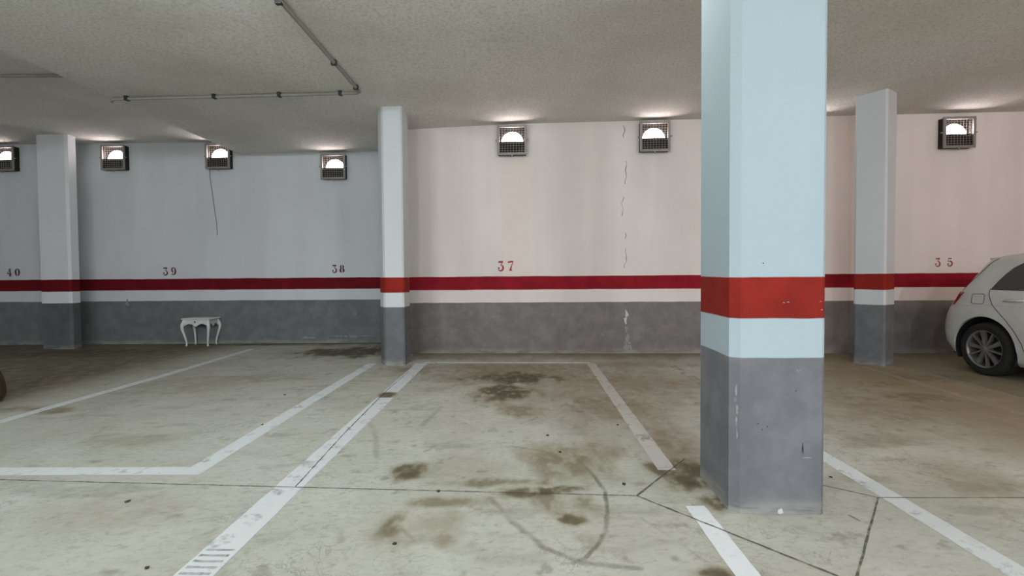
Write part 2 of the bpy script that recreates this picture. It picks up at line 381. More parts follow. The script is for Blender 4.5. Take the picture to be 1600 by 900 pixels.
line([(-1.312, 1.0), (-1.312, 4.70)], 0.082, 'line', 'broad worn white line between the middle bay and the bay left of it')
line([(-1.318, 4.92), (-1.318, 6.53)], 0.078, 'line', 'dirty far piece of the broad white line')
line([(-1.30, 6.60), (0.99, 6.515)], 0.045, 'line', 'thin faded line across the head of the middle bay')
line([(0.99, 6.51), (0.908, 2.915)], 0.056, 'line_worn', 'dirty far piece of the white line left of the near column')
line([(0.91, 2.46), (0.905, 1.0)], 0.050, 'line_bright', 'bright repainted white line in front of the near column')
line([(1.975, 1.0), (2.0, 3.5)], 0.058, 'line', 'white line right of the near column')
line([(2.0, 3.5), (2.02, 6.3)], 0.055, 'line_ghost', 'faded white line behind the near column')
def corner_line():
    # the elbow of the next bay: cross line and side line in one stroke of paint
    vs_ = [(-4.40, 2.99, 0.0014), (-4.40, 2.87, 0.0014), (-1.945, 2.87, 0.0014), (-2.075, 2.99, 0.0014), (-1.94, 6.56, 0.0014), (-2.065, 6.56, 0.0014)]
    tag(mesh_obj('painted_line', vs_, [(0, 1, 2, 3), (3, 2, 4, 5)], M['line'], floor), 'white painted elbow line of the bay left of the middle one')
corner_line()
line([(-4.36, 2.0), (-4.36, 6.0), (-4.44, 7.95)], 0.058, 'line', 'white line running under the left wall bays')
line([(-5.06, 4.0), (-5.22, 7.95)], 0.045, 'line_ghost', 'faint line near the small white table')
line([(-7.37, 6.8), (-7.30, 7.65)], 0.04, 'line_ghost', 'faint line by the left column')
line([(4.12, 2.4), (4.39, 6.22)], 0.05, 'line_ghost', 'faint line in front of the right column')
line([(4.62, 3.2), (4.91, 6.30)], 0.045, 'line_ghost', 'faint line beside the parked car')
for pts, hw in (([(-6.0, 2.98), (-3.1, 2.805), (-1.355, 2.698), (0.639, 2.575)], 0.0045), ([(0.639, 2.575), (1.075, 3.09)], 0.006), ([(0.639, 2.575), (1.246, 1.895), (1.32, 1.80)], 0.006),
                ([(1.913, 2.545), (1.30, 1.84)], 0.0048), ([(1.913, 2.545), (2.676, 2.541), (4.6, 2.52)], 0.004), ([(1.913, 2.545), (1.52, 2.85)], 0.005), ([(-1.275, 2.70), (-1.33, 3.6), (-1.375, 4.9), (-1.37, 6.0)], 0.0042)):
    strip('floor_joint', pts, hw, M['joint'], floor, 0.0022, hw*0.35)
for k in range(5):
    y = 1.90+0.042*k
    strip('tread_mark', [(-1.38, y), (-1.25, y-0.004)], 0.008, M['tread'], floor, 0.0026, 0.002, 0.02)
strip('tread_mark', [(1.63, 2.36), (1.645, 2.30)], 0.008, M['tread'], floor, 0.0026, 0.002, 0.02)

# ------------------------------------------------------------------ ceiling (lower slab over the middle, higher slab on the left)
def build_ceiling():
    XE = -4.97
    prof = [(XE, 3.415), (-3.4, 3.425), (-1.6, 3.45), (0.0, 3.495), (3.0, 3.505), (X1+0.2, 3.51)]
    n = len(prof); ya, yb = Y0-0.2, Y1+0.2
    bm = bmesh.new()
    lo = [[bm.verts.new((x, y, z)) for x, z in prof] for y in (ya, yb)]
    hi = [[bm.verts.new((x, y, 4.0)) for x, z in prof] for y in (ya, yb)]
    for i in range(n-1):
        bm.faces.new((lo[0][i], lo[1][i], lo[1][i+1], lo[0][i+1])); bm.faces.new((hi[0][i], hi[0][i+1], hi[1][i+1], hi[1][i]))
        bm.faces.new((lo[0][i], lo[0][i+1], hi[0][i+1], hi[0][i])); bm.faces.new((lo[1][i+1], lo[1][i], hi[1][i], hi[1][i+1]))
    bm.faces.new((lo[0][0], hi[0][0], hi[1][0], lo[1][0])); bm.faces.new((lo[0][-1], lo[1][-1], hi[1][-1], hi[0][-1]))
    o = bm_obj('ceiling', bm, M['ceiling']); tag(o, 'rough plastered garage ceiling, lower slab', kind='structure')
    box('upper_slab', X0-0.2, XE, ya, yb, 3.63, 4.0, M['ceiling'], o)
    return o
ceiling = build_ceiling()
def ceil_z(x):
    if x < -4.97: return 3.63
    return float(np.interp(x, [-4.97, -3.4, -1.6, 0, 3.0, 12], [3.415, 3.425, 3.45, 3.495, 3.505, 3.51]))

# ------------------------------------------------------------------ walls
WT = 0.25
def wall(name, p, q, mat, label, zt=3.66):
    """wall slab whose inner face runs from p to q (room on the right-hand side of p->q)"""
    d = Vector((q[0]-p[0], q[1]-p[1])).normalized(); nrm = Vector((-d.y, d.x))
    poly = [p, (p[0]+nrm.x*WT, p[1]+nrm.y*WT), (q[0]+nrm.x*WT, q[1]+nrm.y*WT), q]
    o = prism(name, poly[::-1], -0.02, zt, mat); bm = bmesh.new(); bm.from_mesh(o.data); bmesh.ops.recalc_face_normals(bm, faces=bm.faces); bm.to_mesh(o.data); bm.free()
    tag(o, label, kind='structure'); return o
def wr_y(x): return 7.35-0.037*x
wall_right_back = wall('wall_back_right', (-1.75, wr_y(-1.75)), (X1, wr_y(X1)), M['wall_r'], 'cream back wall with red stripe and grey dado, right of the middle column')
wall_left_back = wall('wall_back_left', (X0, 8.63), (-1.5, 8.63), M['wall_l'], 'white back wall with red stripe and grey dado, set back on the left')
wall('wall_back_return', (-1.74, 8.63), (-1.74, wr_y(-1.75)+0.02), M['wall_l'], 'short return wall behind the middle column')
wall('wall_left', (X0, Y0), (X0, 8.63), M['wall_l'], 'far left garage wall')
wall('wall_right', (X1, wr_y(X1)), (X1, Y0), M['wall_r'], 'far right garage wall')
wall('wall_front', (X1, Y0), (X0, Y0), M['wall_l'], 'garage wall behind the photographer')

# wall blemishes on the right back wall: long crack, flaked patches
def wall_ribbon(name, pts, hw, mat, parent, lift=0.002, rag=0.5):
    vs_ = []; fs = []
    for i, (x, z) in enumerate(pts):
        h = hw*(1+rag*random.uniform(-1, 1))
        y = (wr_y(x) if parent is wall_right_back else 8.63)-lift
        vs_ += [(x-h, y, z), (x+h, y, z)]
        if i: fs.append((2*i-2, 2*i-1, 2*i+1, 2*i))
    return mesh_obj(name, vs_, fs, mat, parent)
zc = np.linspace(3.44, 1.25, 46); xc = 1.63 + 0.02*np.sin(zc*5)+0.015*rng.standard_normal(46)
for a, b in ((0, 5), (11, 19), (22, 29), (33, 36), (38, 45)):
    wall_ribbon('crack', list(zip(xc[a:b], zc[a:b])), 0.004, M['dark_crack'], wall_right_back, 0.0015, 0.6)
def blob(name, x, z, rx, rz, mat, parent, k=14, lift=0.003):
    y = (wr_y(x) if parent is wall_right_back else 8.63)-lift
    vs_ = []; ph = random.random()*6
    for i in range(k):
        a = 2*math.pi*i/k; r = 1+0.28*math.sin(3*a+ph)+0.22*random.uniform(-1, 1)
        yy = (wr_y(x+rx*r*math.cos(a)) if parent is wall_right_back else 8.63)-lift
        vs_.append((x+rx*r*math.cos(a), yy, z+rz*r*math.sin(a)))
    return mesh_obj(name, vs_, [tuple(range(k))], mat, parent)
M['flake_dim'] = line_paint('thin bare plaster', (0.40, 0.40, 0.39), 0.75, 24)
for x, z, rx, rz, mt in ((1.655, 0.60, 0.022, 0.05, 'flake'), (1.64, 0.50, 0.02, 0.055, 'flake'), (1.65, 0.36, 0.022, 0.06, 'flake_dim'), (1.66, 0.25, 0.03, 0.06, 'flake_dim'), (1.68, 0.12, 0.055, 0.10, 'flake_dim'),
                     (1.64, 0.10, 0.03, 0.08, 'flake_dim'), (1.30, 0.30, 0.016, 0.035, 'flake_dim'), (-1.25, 0.20, 0.025, 0.03, 'flake_dim')):
    blob('paint_chip', x, z, rx, rz, M[mt], wall_right_back)
for x, z, rx, rz in ((-0.45, 0.565, 0.03, 0.006), (-0.37, 0.567, 0.03, 0.006), (-0.29, 0.57, 0.022, 0.006)):
    blob('paint_chip', x, z, rx, rz, M['flake_dim'], wall_right_back)
for x, z, rx, rz in ((-2.93, 0.52, 0.012, 0.035), (-3.40, 0.62, 0.01, 0.02), (-7.08, 0.75, 0.03, 0.06), (-3.0, 0.12, 0.35, 0.018), (-3.8, 0.10, 0.12, 0.02)):
    blob('paint_chip', x, z, rx, rz, M['flake_dim'], wall_left_back)
# faint repainted patch under the lamp of bay 37
M['patch'] = plain('peach touch-up paint', (0.835, 0.73, 0.67), 0.65, 0, 0.04, 3.0)
def patch(x0, x1, z0, z1):
    vs_ = [(x0, wr_y(x0)-0.001, z0), (x1, wr_y(x1)-0.001, z0), (x1, wr_y(x1)-0.001, z1), (x0, wr_y(x0)-0.001, z1)]
    mesh_obj('repainted_patch', vs_, [(0, 1, 2, 3)], M['patch'], wall_right_back)
patch(-0.22, 0.20, 1.19, 2.92)

# ------------------------------------------------------------------ stencilled bay numbers
def ribbon2d(pts):
    """variable width stroke: list of (x, z, halfwidth)"""
    out = []; fs = []
    for i, (x, z, h) in enumerate(pts):
        a = pts[max(i-1, 0)]; b = pts[min(i+1, len(pts)-1)]
        dx, dz = b[0]-a[0], b[1]-a[1]; l = math.hypot(dx, dz) or 1
        out += [(x-dz/l*h, z+dx/l*h), (x+dz/l*h, z-dx/l*h)]
        if i: fs.append((2*i-2, 2*i-1, 2*i+1, 2*i))
    return out, fs
def arc(cx, cz, rx, rz, a0, a1, h0, h1, n=14, mid=None):
    r = []
    for i in range(n+1):
        t = i/n; a = math.radians(a0+(a1-a0)*t)
        h = h0+(h1-h0)*t if mid is None else h0+(mid-h0)*math.sin(math.pi*t)
        r.append((cx+rx*math.cos(a), cz+rz*math.sin(a), h))
    return r
def dot(cx, cz, r): return arc(cx, cz, r*0.5, r*0.5, 0, 360, r*0.5, r*0.5, 12)
GLYPH = {   # unit cell: 0.62 wide, 1 tall
    '3': [[(0.04, 0.90, 0.09), (0.52, 0.91, 0.09)], [(0.52, 0.86, 0.035), (0.27, 0.60, 0.035)], arc(0.27, 0.30, 0.27, 0.29, 88, -150, 0.03, 0.03, 18, 0.10), dot(0.09, 0.27, 0.10)],
    '7': [[(0.02, 0.86, 0.08), (0.30, 0.92, 0.09), (0.58, 0.93, 0.06)], [(0.56, 0.90, 0.03), (0.42, 0.55, 0.045), (0.33, 0.28, 0.075), (0.30, 0.02, 0.13)], [(0.10, 0.02, 0.025), (0.50, 0.02, 0.025)]],
    '8': [arc(0.29, 0.74, 0.17, 0.21, 110, 250, 0.05, 0.05, 12, 0.10), arc(0.29, 0.74, 0.17, 0.21, 70, -70, 0.05, 0.05, 12, 0.10),
          arc(0.29, 0.28, 0.21, 0.25, 105, 255, 0.05, 0.05, 12, 0.13), arc(0.29, 0.28, 0.21, 0.25, 75, -75, 0.05, 0.05, 12, 0.13)],
    '9': [arc(0.27, 0.68, 0.20, 0.28, 75, 285, 0.04, 0.04, 14, 0.10), arc(0.30, 0.52, 0.23, 0.45, 80, -110, 0.04, 0.03, 16, 0.11), dot(0.13, 0.14, 0.10)],
    '5': [[(0.08, 0.93, 0.055), (0.30, 0.90, 0.075), (0.50, 0.92, 0.05)], [(0.09, 0.92, 0.03), (0.07, 0.55, 0.03)], arc(0.25, 0.32, 0.28, 0.29, 125, -150, 0.03, 0.03, 18, 0.10), dot(0.09, 0.26, 0.10)],
    '4': [[(0.38, 1.0, 0.05), (0.38, 0.42, 0.10)], [(0.38, 0.30, 0.10), (0.38, 0.0, 0.12)], [(0.33, 0.95, 0.03), (0.05, 0.36, 0.03)], [(0.0, 0.34, 0.05), (0.56, 0.34, 0.05)]],
    '0': [arc(0.30, 0.5, 0.22, 0.44, 100, 260, 0.04, 0.04, 14, 0.11), arc(0.30, 0.5, 0.22, 0.44, 80, -80, 0.04, 0.04, 14, 0.11)],
}
def bay_number(txt, x0, x1, z0, z1, parent, mat):
    h = z1-z0; adv = (x1-x0)-0.58*h
    vs_ = []; fs = []
    for k, ch in enumerate(txt):
        for st in GLYPH[ch]:
            p, f = ribbon2d(st); base = len(vs_)
            for (u, v) in p:
                x = x0+k*adv+u*h; y = (wr_y(x) if parent is wall_right_back else 8.63)-0.0025
                vs_.append((x, y, z0+v*h))
            fs += [tuple(base+i for i in q) for q in f]
    o = mesh_obj('bay_number', vs_, fs, M[mat], parent)
    tag(o, 'red stencilled number %s above the red stripe' % txt)
bay_number('37', -0.293, -0.058, 1.269, 1.418, wall_right_back, 'number_red')
bay_number('35', 6.138, 6.383, 1.282, 1.407, wall_right_back, 'number_faded')
bay_number('40', -9.267, -9.037, 1.250, 1.395, wall_left_back, 'number_dark')
bay_number('39', -6.407, -6.177, 1.250, 1.390, wall_left_back, 'number_dark')
bay_number('38', -3.334, -3.116, 1.272, 1.412, wall_left_back, 'number_dark')

# ------------------------------------------------------------------ columns
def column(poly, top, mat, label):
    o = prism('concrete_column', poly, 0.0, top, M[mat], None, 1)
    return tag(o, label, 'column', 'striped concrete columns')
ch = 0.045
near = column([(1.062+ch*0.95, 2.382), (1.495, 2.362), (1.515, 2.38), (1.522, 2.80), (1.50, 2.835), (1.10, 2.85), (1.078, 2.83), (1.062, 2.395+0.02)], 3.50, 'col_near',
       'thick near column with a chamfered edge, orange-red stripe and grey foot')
column([(-1.765, 6.405), (-1.535, 6.400), (-1.515, 6.42), (-1.515, 6.74), (-1.55, 6.77), (-1.85, 6.77), (-1.89, 6.73), (-1.89, 6.60), (-1.80, 6.43)], 3.455, 'col_far',
       'slim middle column between the bays marked 37 and 38')
column([(4.475, 6.40), (4.645, 6.135), (4.68, 6.135), (4.91, 6.30), (4.90, 6.34), (4.74, 6.57), (4.70, 6.57), (4.475, 6.43)], 3.515, 'col_far',
       'turned striped column beside the parked white car')
column([(-8.10, 8.08), (-7.60, 8.05), (-7.565, 8.08), (-7.565, 8.22), (-7.59, 8.25), (-8.10, 8.27)], 3.64, 'col_left',
       'left striped column between the bays marked 40 and 39')
# chips along the chamfer of the near column and a dark gouge in its foot
for x, z, rx, rz in ((1.088, 0.62, 0.006, 0.035), (1.092, 0.52, 0.007, 0.03), (1.085, 0.57, 0.008, 0.014), (1.09, 0.46, 0.005, 0.03), (1.092, 0.40, 0.004, 0.03)):
    t = 0.0015; k = 10
    vs_ = [(x+rx*math.cos(a)*random.uniform(0.6, 1.2)*0.707+0.0, 2.398-(x-1.085)*0.5-t+0.0, z+rz*math.sin(a)*random.uniform(0.6, 1.2)) for a in [2*math.pi*i/k for i in range(k)]]
    vs_ = [(vx, 2.415-(vx-1.062)*(0.033/0.043)-0.003, vz) for vx, vy, vz in vs_]
    mesh_obj('paint_chip', vs_, [tuple(range(k))], M['flake_dim'], near)
def front_chip(x, z, rx, rz, mat):
    k = 10; vs_ = []
    for i in range(k):
        a = 2*math.pi*i/k; r = random.uniform(0.7, 1.2); xx = x+rx*r*math.cos(a)
        vs_.append((xx, 2.382-(xx-1.105)*0.0513-0.002, z+rz*r*math.sin(a)))
    mesh_obj('paint_chip', vs_, [tuple(range(k))], mat, near)
M['gouge'] = plain('dark gouge', (0.035, 0.035, 0.04), 0.8)
front_chip(1.405, 0.335, 0.004, 0.028, M['gouge']); front_chip(1.425, 0.288, 0.022, 0.003, M['flake_dim']); front_chip(1.30, 0.018, 0.016, 0.014, M['flake'])
for x, z in ((1.21, 0.425), (1.235, 0.44), (1.19, 0.455), (1.37, 0.62), (1.22, 1.12), (1.24, 1.10), (1.27, 1.06), (1.21, 1.25)):
    front_chip(x, z, 0.004, 0.003, M['gouge'])
for x, z in ((1.31, 1.055), (1.33, 1.058), (1.49, 1.02), (1.485, 1.06)): front_chip(x, z, 0.006, 0.003, M['flake_dim'])

# ------------------------------------------------------------------ ceiling conduits
def conduit(label, runs, clips):
    t = empty('conduit', (runs[0][0][0], runs[0][0][1], runs[0][0][2]))
    t0 = Vector(t.location)
    for pts in runs: tube('pipe', [Vector(p)-t0 for p in pts], 0.019, M['pipe'], t, 10)
    for (x, y, z, ax) in clips:
        a, b = (0.028, 0.02) if ax == 'y' else (0.02, 0.028)
        bm = bmesh.new(); add_box(bm, x-a-t0.x, x+a-t0.x, y-b-t0.y, y+b-t0.y, z-0.024-t0.z, z+0.0295-t0.z, 0.004)
        bm_obj('clip', bm, M['clip'], t)
    return tag(t, label, 'conduit', 'pipes on the ceiling')
PY = 5.84
def pz(x): return ceil_z(x)-0.030
conduit('grey conduit bent at a right angle under the lower ceiling slab',
        [[(-1.90, 0.4, pz(-1.9)), (-1.89, 3.0, pz(-1.89)), (-1.875, PY-0.10, pz(-1.875)), (-1.88, PY-0.03, pz(-1.88)), (-1.91, PY-0.005, pz(-1.91)), (-1.98, PY, pz(-1.98)),
          (-3.4, PY+0.01, pz(-3.4)), (-4.90, PY+0.02, pz(-4.9)), (-4.94, PY+0.02, pz(-4.94)-0.03)]],
        [(-1.90, 3.9, pz(-1.9), 'y'), (-1.885, 5.02, pz(-1.885), 'y'), (-1.878, 5.68, pz(-1.878), 'y'), (-2.12, PY, pz(-2.12), 'x'), (-2.86, PY, pz(-2.86), 'x'), (-3.66, PY+0.01, pz(-3.66), 'x'), (-4.74, PY+0.02, pz(-4.74), 'x')])
conduit('dark conduit along the higher ceiling slab at the left edge', [[(-5.05, PY-0.15, 3.60), (-8.6, PY-0.22, 3.60)]], [(-6.6, PY-0.18, 3.60, 'x')])

# ------------------------------------------------------------------ caged wall lamps
M['lamp_metal'] = plain('weathered grey metal', (0.27, 0.255, 0.235), 0.5, 0.3, 0.25)
M['lamp_dark'] = plain('sooty lamp inside', (0.016, 0.012, 0.009), 0.8)
M['lamp_wire'] = plain('grille wire', (0.36, 0.33, 0.28), 0.5, 0.2)
def emit_mat(name, col, s):
    m, nt, b = new_mat(name); b.inputs['Base Color'].default_value = rgba(col)
    b.inputs['Emission Color'].default_value = rgba(col); b.inputs['Emission Strength'].default_value = s
    return m
M['lamp_glow'] = emit_mat('lamp glow', (1.0, 0.87, 0.89), LAMP_EMIT)
def make_wall_lamp():
    t = empty('wall_lamp'); s = 0.222; d = 0.11            # back plate at y = 0, front at y = -d
    bm = bmesh.new()
    add_box(bm, -s+0.012, s-0.012, -0.012, 0.0, -s+0.012, s-0.012)
    for a in (-1, 1):
        x0, x1 = sorted((a*(s-0.012), a*(s-0.024))); add_box(bm, x0, x1, -d+0.012, -0.012, -s+0.012, s-0.012)
        z0, z1 = sorted((a*(s-0.012), a*(s-0.024))); add_box(bm, -s+0.024, s-0.024, -d+0.012, -0.012, z0, z1)
    bm_obj('housing', bm, M['lamp_dark'], t)
    bm = bmesh.new(); fw = 0.036
    add_box(bm, -s, -s+fw, -d-0.008, -d+0.014, -s, s, 0.003); add_box(bm, s-fw, s, -d-0.008, -d+0.014, -s, s, 0.003)
    add_box(bm, -s+fw, s-fw, -d-0.008, -d+0.014, s-fw, s, 0.003); add_box(bm, -s+fw, s-fw, -d-0.008, -d+0.014, -s, -s+fw, 0.003)
    bm_obj('frame', bm, M['lamp_metal'], t)
    # glowing upper half of the globe
    def half_globe(name, rx, rz, ry, zc, sign, mat, n=18, k=8):
        vs_ = []; fs = []
        for i in range(k+1):
            th = math.pi/2*i/k                         # 0 at rim plane, pi/2 at the nose
            for j in range(n+1):
                ph = math.pi*j/n
                vs_.append((rx*math.cos(th)*math.cos(ph), -0.014-ry*math.sin(th), zc+sign*rz*math.cos(th)*math.sin(ph)))
        for i in range(k):
            for j in range(n):
                a = i*(n+1)+j; fs.append((a, a+1, a+n+2, a+n+1))
        m0 = len(vs_)                                  # flat closing face
        base = [i*(n+1) for i in range(k+1)] + [i*(n+1)+n for i in range(k, -1, -1)]
        fs.append(tuple(base))
        o = mesh_obj(name, vs_, fs, mat, t, True); return o
    half_globe('globe', 0.165, 0.162, 0.062, -0.018, 1, M['lamp_glow'])
    half_globe('shade', 0.150, 0.115, 0.080, -0.024, -1, M['lamp_dark'])
    box('baffle', -0.182, 0.182, -0.098, -0.012, -0.030, -0.022, M['lamp_dark'], t)
    bm = bmesh.new(); inn = s-fw+0.004
    for i in range(1, 11):
        z = -inn+2*inn*i/11; add_tube(bm, [(-inn, -d+0.008, z), (inn, -d+0.008, z)], 0.0028, 5)
    for i in range(1, 9):
        x = -inn+2*inn*i/9; add_tube(bm, [(x, -d+0.010, -inn), (x, -d+0.010, inn)], 0.0024, 5)
    g = bm_obj('wire_grille', bm, M['lamp_wire'], t)
    for (x, z, dx, dz) in ((0.0, -s-0.012, 0.012, 0.016), (-s-0.012, 0.0, 0.016, 0.008), (s+0.012, 0.0, 0.016, 0.008)):
        bm = bmesh.new(); add_box(bm, x-dx, x+dx, -d+0.0, -d+0.02, z-dz, z+dz, 0.003); bm_obj('latch', bm, M['lamp_metal'], t)
    return t
def copy_tree(root):
    r = root.copy(); C.objects.link(r)
    for c_ in root.children:
        k = c_.copy(); C.objects.link(k); k.parent = r
        for g in c_.children:
            q = g.copy(); C.objects.link(q); q.parent = k
    return r
proto = make_wall_lamp()
LAMPS = [(-0.058, 3.225, 'R', 'caged square wall lamp above the number 37'), (2.055, 3.235, 'R', 'caged square wall lamp left of the near column, high on the cream wall'),
         (4.22, 3.235, 'R', 'caged square wall lamp on the cream wall hidden behind the near column'), (6.36, 3.20, 'R', 'caged square wall lamp above the parked white car'),
         (-9.17, 3.353, 'L', 'caged square wall lamp at the left edge of the photo'), (-7.175, 3.35, 'L', 'caged square wall lamp right of the left column'),
         (-5.30, 3.355, 'L', 'caged square wall lamp half under the ceiling step, above the small white table'), (-3.245, 3.15, 'L', 'caged square wall lamp just left of the slim middle column')]
for i, (x, z, side, lab) in enumerate(LAMPS):
    o = proto if i == 0 else copy_tree(proto)
    if side == 'R': o.location = (x, wr_y(x)-0.001, z); o.rotation_euler = (0, 0, -math.atan(0.037))
    else: o.location = (x, 8.629, z)
    tag(o, lab, 'wall lamp', 'caged lamps along the back wall')

# loose cable hanging under one lamp
cp = [(-5.51, 8.622, 3.15), (-5.508, 8.62, 3.0), (-5.49, 8.622, 2.85), (-5.465, 8.621, 2.65), (-5.437, 8.622, 2.40), (-5.41, 8.621, 2.2), (-5.40, 8.622, 1.96)]
tag(tube('hanging_cable', cp, 0.005, plain('grey cable', (0.20, 0.20, 0.19), 0.6), None, 6), 'thin grey cable dangling down the wall under a lamp', 'cable')

# ------------------------------------------------------------------ round ceiling lights (overhead and behind the camera, some added as fill)
M['batten'] = plain('white enamel', (0.75, 0.76, 0.76), 0.4)
def luminaire(x, y, strength, col, label):
    t = empty('ceiling_light', (x, y, ceil_z(x)))
    def dome(name, prof, mat):
        n = 32; m = len(prof); vs_ = []; fs = []
        for r, z in prof: vs_ += [(r*math.cos(2*math.pi*j/n), r*math.sin(2*math.pi*j/n), z) for j in range(n)]
        for i in range(m-1):
            for j in range(n): fs.append((i*n+j, (i+1)*n+j, (i+1)*n+(j+1) % n, i*n+(j+1) % n))
        fs.append(tuple(range((m-1)*n, m*n)))
        return mesh_obj(name, vs_, fs, mat, t, True)
    dome('base_plate', [(0.17, 0.0), (0.17, -0.025), (0.15, -0.03), (0.02, -0.03)], M['batten'])
    dome('diffuser', [(0.145, -0.03), (0.145, -0.06), (0.13, -0.09), (0.10, -0.115), (0.06, -0.128), (0.01, -0.132)], emit_mat('diffuser glow', col, strength))
    tag(t, label, 'ceiling light', 'round ceiling lights')
for a in LUMINAIRES: luminaire(*a)

# ------------------------------------------------------------------ small white side table with cabriole legs
M['table'] = plain('chalky white paint', (0.70, 0.70, 0.69), 0.6, 0, 0.06)
M['knob'] = plain('dark knob', (0.04, 0.04, 0.04), 0.4)
def side_table():
    t = empty('side_table', (-5.612, 8.44, 0.0), 0.03)
    W, D, H = 0.225, 0.165, 0.475
    # top with moulded serpentine edge
    def outline(gx, gy):
        pts = []
        for k in range(64):
            a = 2*math.pi*k/64; c, s = math.cos(a), math.sin(a)
            e = 0.22; x = gx*math.copysign(abs(c)**e, c); y = gy*math.copysign(abs(s)**e, s)
            pts.append((x*(1+0.02*math.cos(2*a)), y*(1-0.02*math.cos(4*a))))
        return pts
    bm = bmesh.new(); rings = []
    for gx, gy, z in ((W+0.01, D+0.0, H-0.012), (W+0.028, D+0.018, H-0.004), (W+0.032, D+0.022, H+0.006), (W+0.022, D+0.014, H+0.016), (W+0.014, D+0.008, H+0.018)):
        rings.append([bm.verts.new((x, y, z)) for x, y in outline(gx, gy)])
    for a, b in zip(rings, rings[1:]):
        for k in range(64): bm.faces.new((a[k], a[(k+1) % 64], b[(k+1) % 64], b[k]))
    bm.faces.new(rings[0][::-1]); bm.faces.new(rings[-1])
    bm_obj('table_top', bm, M['table'], t)
    zt, zb = H-0.010, H-0.125
    def scallop(half):
        n = 24; low = []
        for i in range(n+1):
            u = -1+2*i/n; low.append((u*half, zb+0.045*(1-abs(u)**6)*(0.30+0.70*abs(math.sin(u*math.pi*0.98))) - 0.022*math.exp(-(u/0.22)**2)))
        return [(-half, zt), (half, zt)] + low[::-1]
    extrude_xz('apron', scallop(W-0.012), -D+0.008, -D+0.026, M['table'], t)
    extrude_xz('apron', scallop(W-0.012), D-0.026, D-0.008, M['table'], t)
    for s in (-1, 1):
        o = extrude_xz('apron', scallop(D-0.012), -0.009, 0.009, M['table'], t); o.rotation_euler = (0, 0, math.pi/2); o.location = (s*(W-0.017), 0, 0)
    dr = box('drawer_front', -0.135, 0.135, -D+0.001, -D+0.009, H-0.072, H-0.018, M['table'], t, 0.003)
    bm = bmesh.new(); add_tube(bm, [(0, -D+0.002, H-0.044), (0, -D-0.008, H-0.044), (0, -D-0.014, H-0.044), (0, -D-0.022, H-0.044)], [0.006, 0.006, 0.014, 0.009], 12); bm_obj('knob', bm, M['knob'], dr, True)
    # cabriole legs: knee swells out, shin sweeps in, toe turns out again
    for sx in (-1, 1):
        for sy in (-1, 1):
            path = [(0.0, zt), (0.006, 0.43), (0.020, 0.385), (0.026, 0.34), (0.020, 0.28), (0.006, 0.21), (-0.010, 0.13), (-0.020, 0.06), (-0.020, 0.025), (-0.014, 0.0)]
            rad = [0.024, 0.027, 0.029, 0.027, 0.023, 0.019, 0.016, 0.014, 0.015, 0.018]
            pts = [(sx*(W-0.022+o), sy*(D-0.022+o), z) for o, z in path]
            tube('leg', pts, rad, M['table'], t, 10)
    tag(t, 'small white side table with curved cabriole legs and a little drawer against the grey dado', 'table')
side_table()

# ------------------------------------------------------------------ dark brown sack cut by the left edge
def sack():
    n, k = 40, 22; vs_ = []; fs = []
    prof = [(0.0, 0.0), (0.24, 0.0), (0.285, 0.03), (0.29, 0.08), (0.28, 0.18), (0.255, 0.28), (0.225, 0.37), (0.18, 0.45), (0.11, 0.52), (0.05, 0.56), (0.045, 0.59), (0.075, 0.64), (0.07, 0.655), (0.0, 0.63)]
    for i, (r, z) in enumerate(prof):
        for j in range(n):
            a = 2*math.pi*j/n
            f = 1+(0.035*math.sin(7*a+z*9)+0.025*math.sin(11*a-z*6))*min(1, r/0.1)
            vs_.append((r*f*math.cos(a), r*f*math.sin(a), z))
    for i in range(len(prof)-1):
        for j in range(n):
            fs.append((i*n+j, i*n+(j+1) % n, (i+1)*n+(j+1) % n, (i+1)*n+j))
    o = mesh_obj('sack', vs_, fs, plain('dark brown sacking', (0.050, 0.034, 0.020), 0.9, 0, 0.4, 60), None, True)
    o.location = (-5.275, 4.47, 0.0)
    m = o.modifiers.new('soft', 'SUBSURF'); m.levels = m.render_levels = 1
    t = tag(o, 'dark brown tied sack on the floor, cut off by the left edge of the photo', 'sack')
    ring = [(0.052*math.cos(2*math.pi*i/16), 0.052*math.sin(2*math.pi*i/16), 0.575) for i in range(17)]
    tube('tie_cord', ring, 0.007, plain('brown cord', (0.10, 0.07, 0.04), 0.9), o, 6)
sack()

# ------------------------------------------------------------------ small dirt clods on the floor
M['clod'] = plain('dark dirt', (0.045, 0.035, 0.028), 0.9)
for i, (x, y) in enumerate([(-2.374, 4.832), (-2.078, 3.846), (-1.539, 1.937), (0.792, 3.806), (0.22, 3.554), (0.281, 3.217), (-0.447, 2.636), (0.602, 2.718), (-0.557, 2.114), (1.831, 2.805), (-2.098, 2.524)]):
    bm = bmesh.new(); bmesh.ops.create_icosphere(bm, subdivisions=2, radius=1.0)
    sx, sy, sz = random.uniform(0.008, 0.013), random.uniform(0.008, 0.016), random.uniform(0.004, 0.006)
    for v in bm.verts:
        f = 1+random.uniform(-0.25, 0.25); v.co = Vector((v.co.x*sx*f, v.co.y*sy*f, max(0.0, (v.co.z+0.6))*sz*f))
    o = bm_obj('dirt_clod', bm, M['clod']); o.location = (x, y, 0.0)
    tag(o, 'tiny dark clod of dirt lying on the concrete floor', 'dirt', 'dirt clods on the floor')

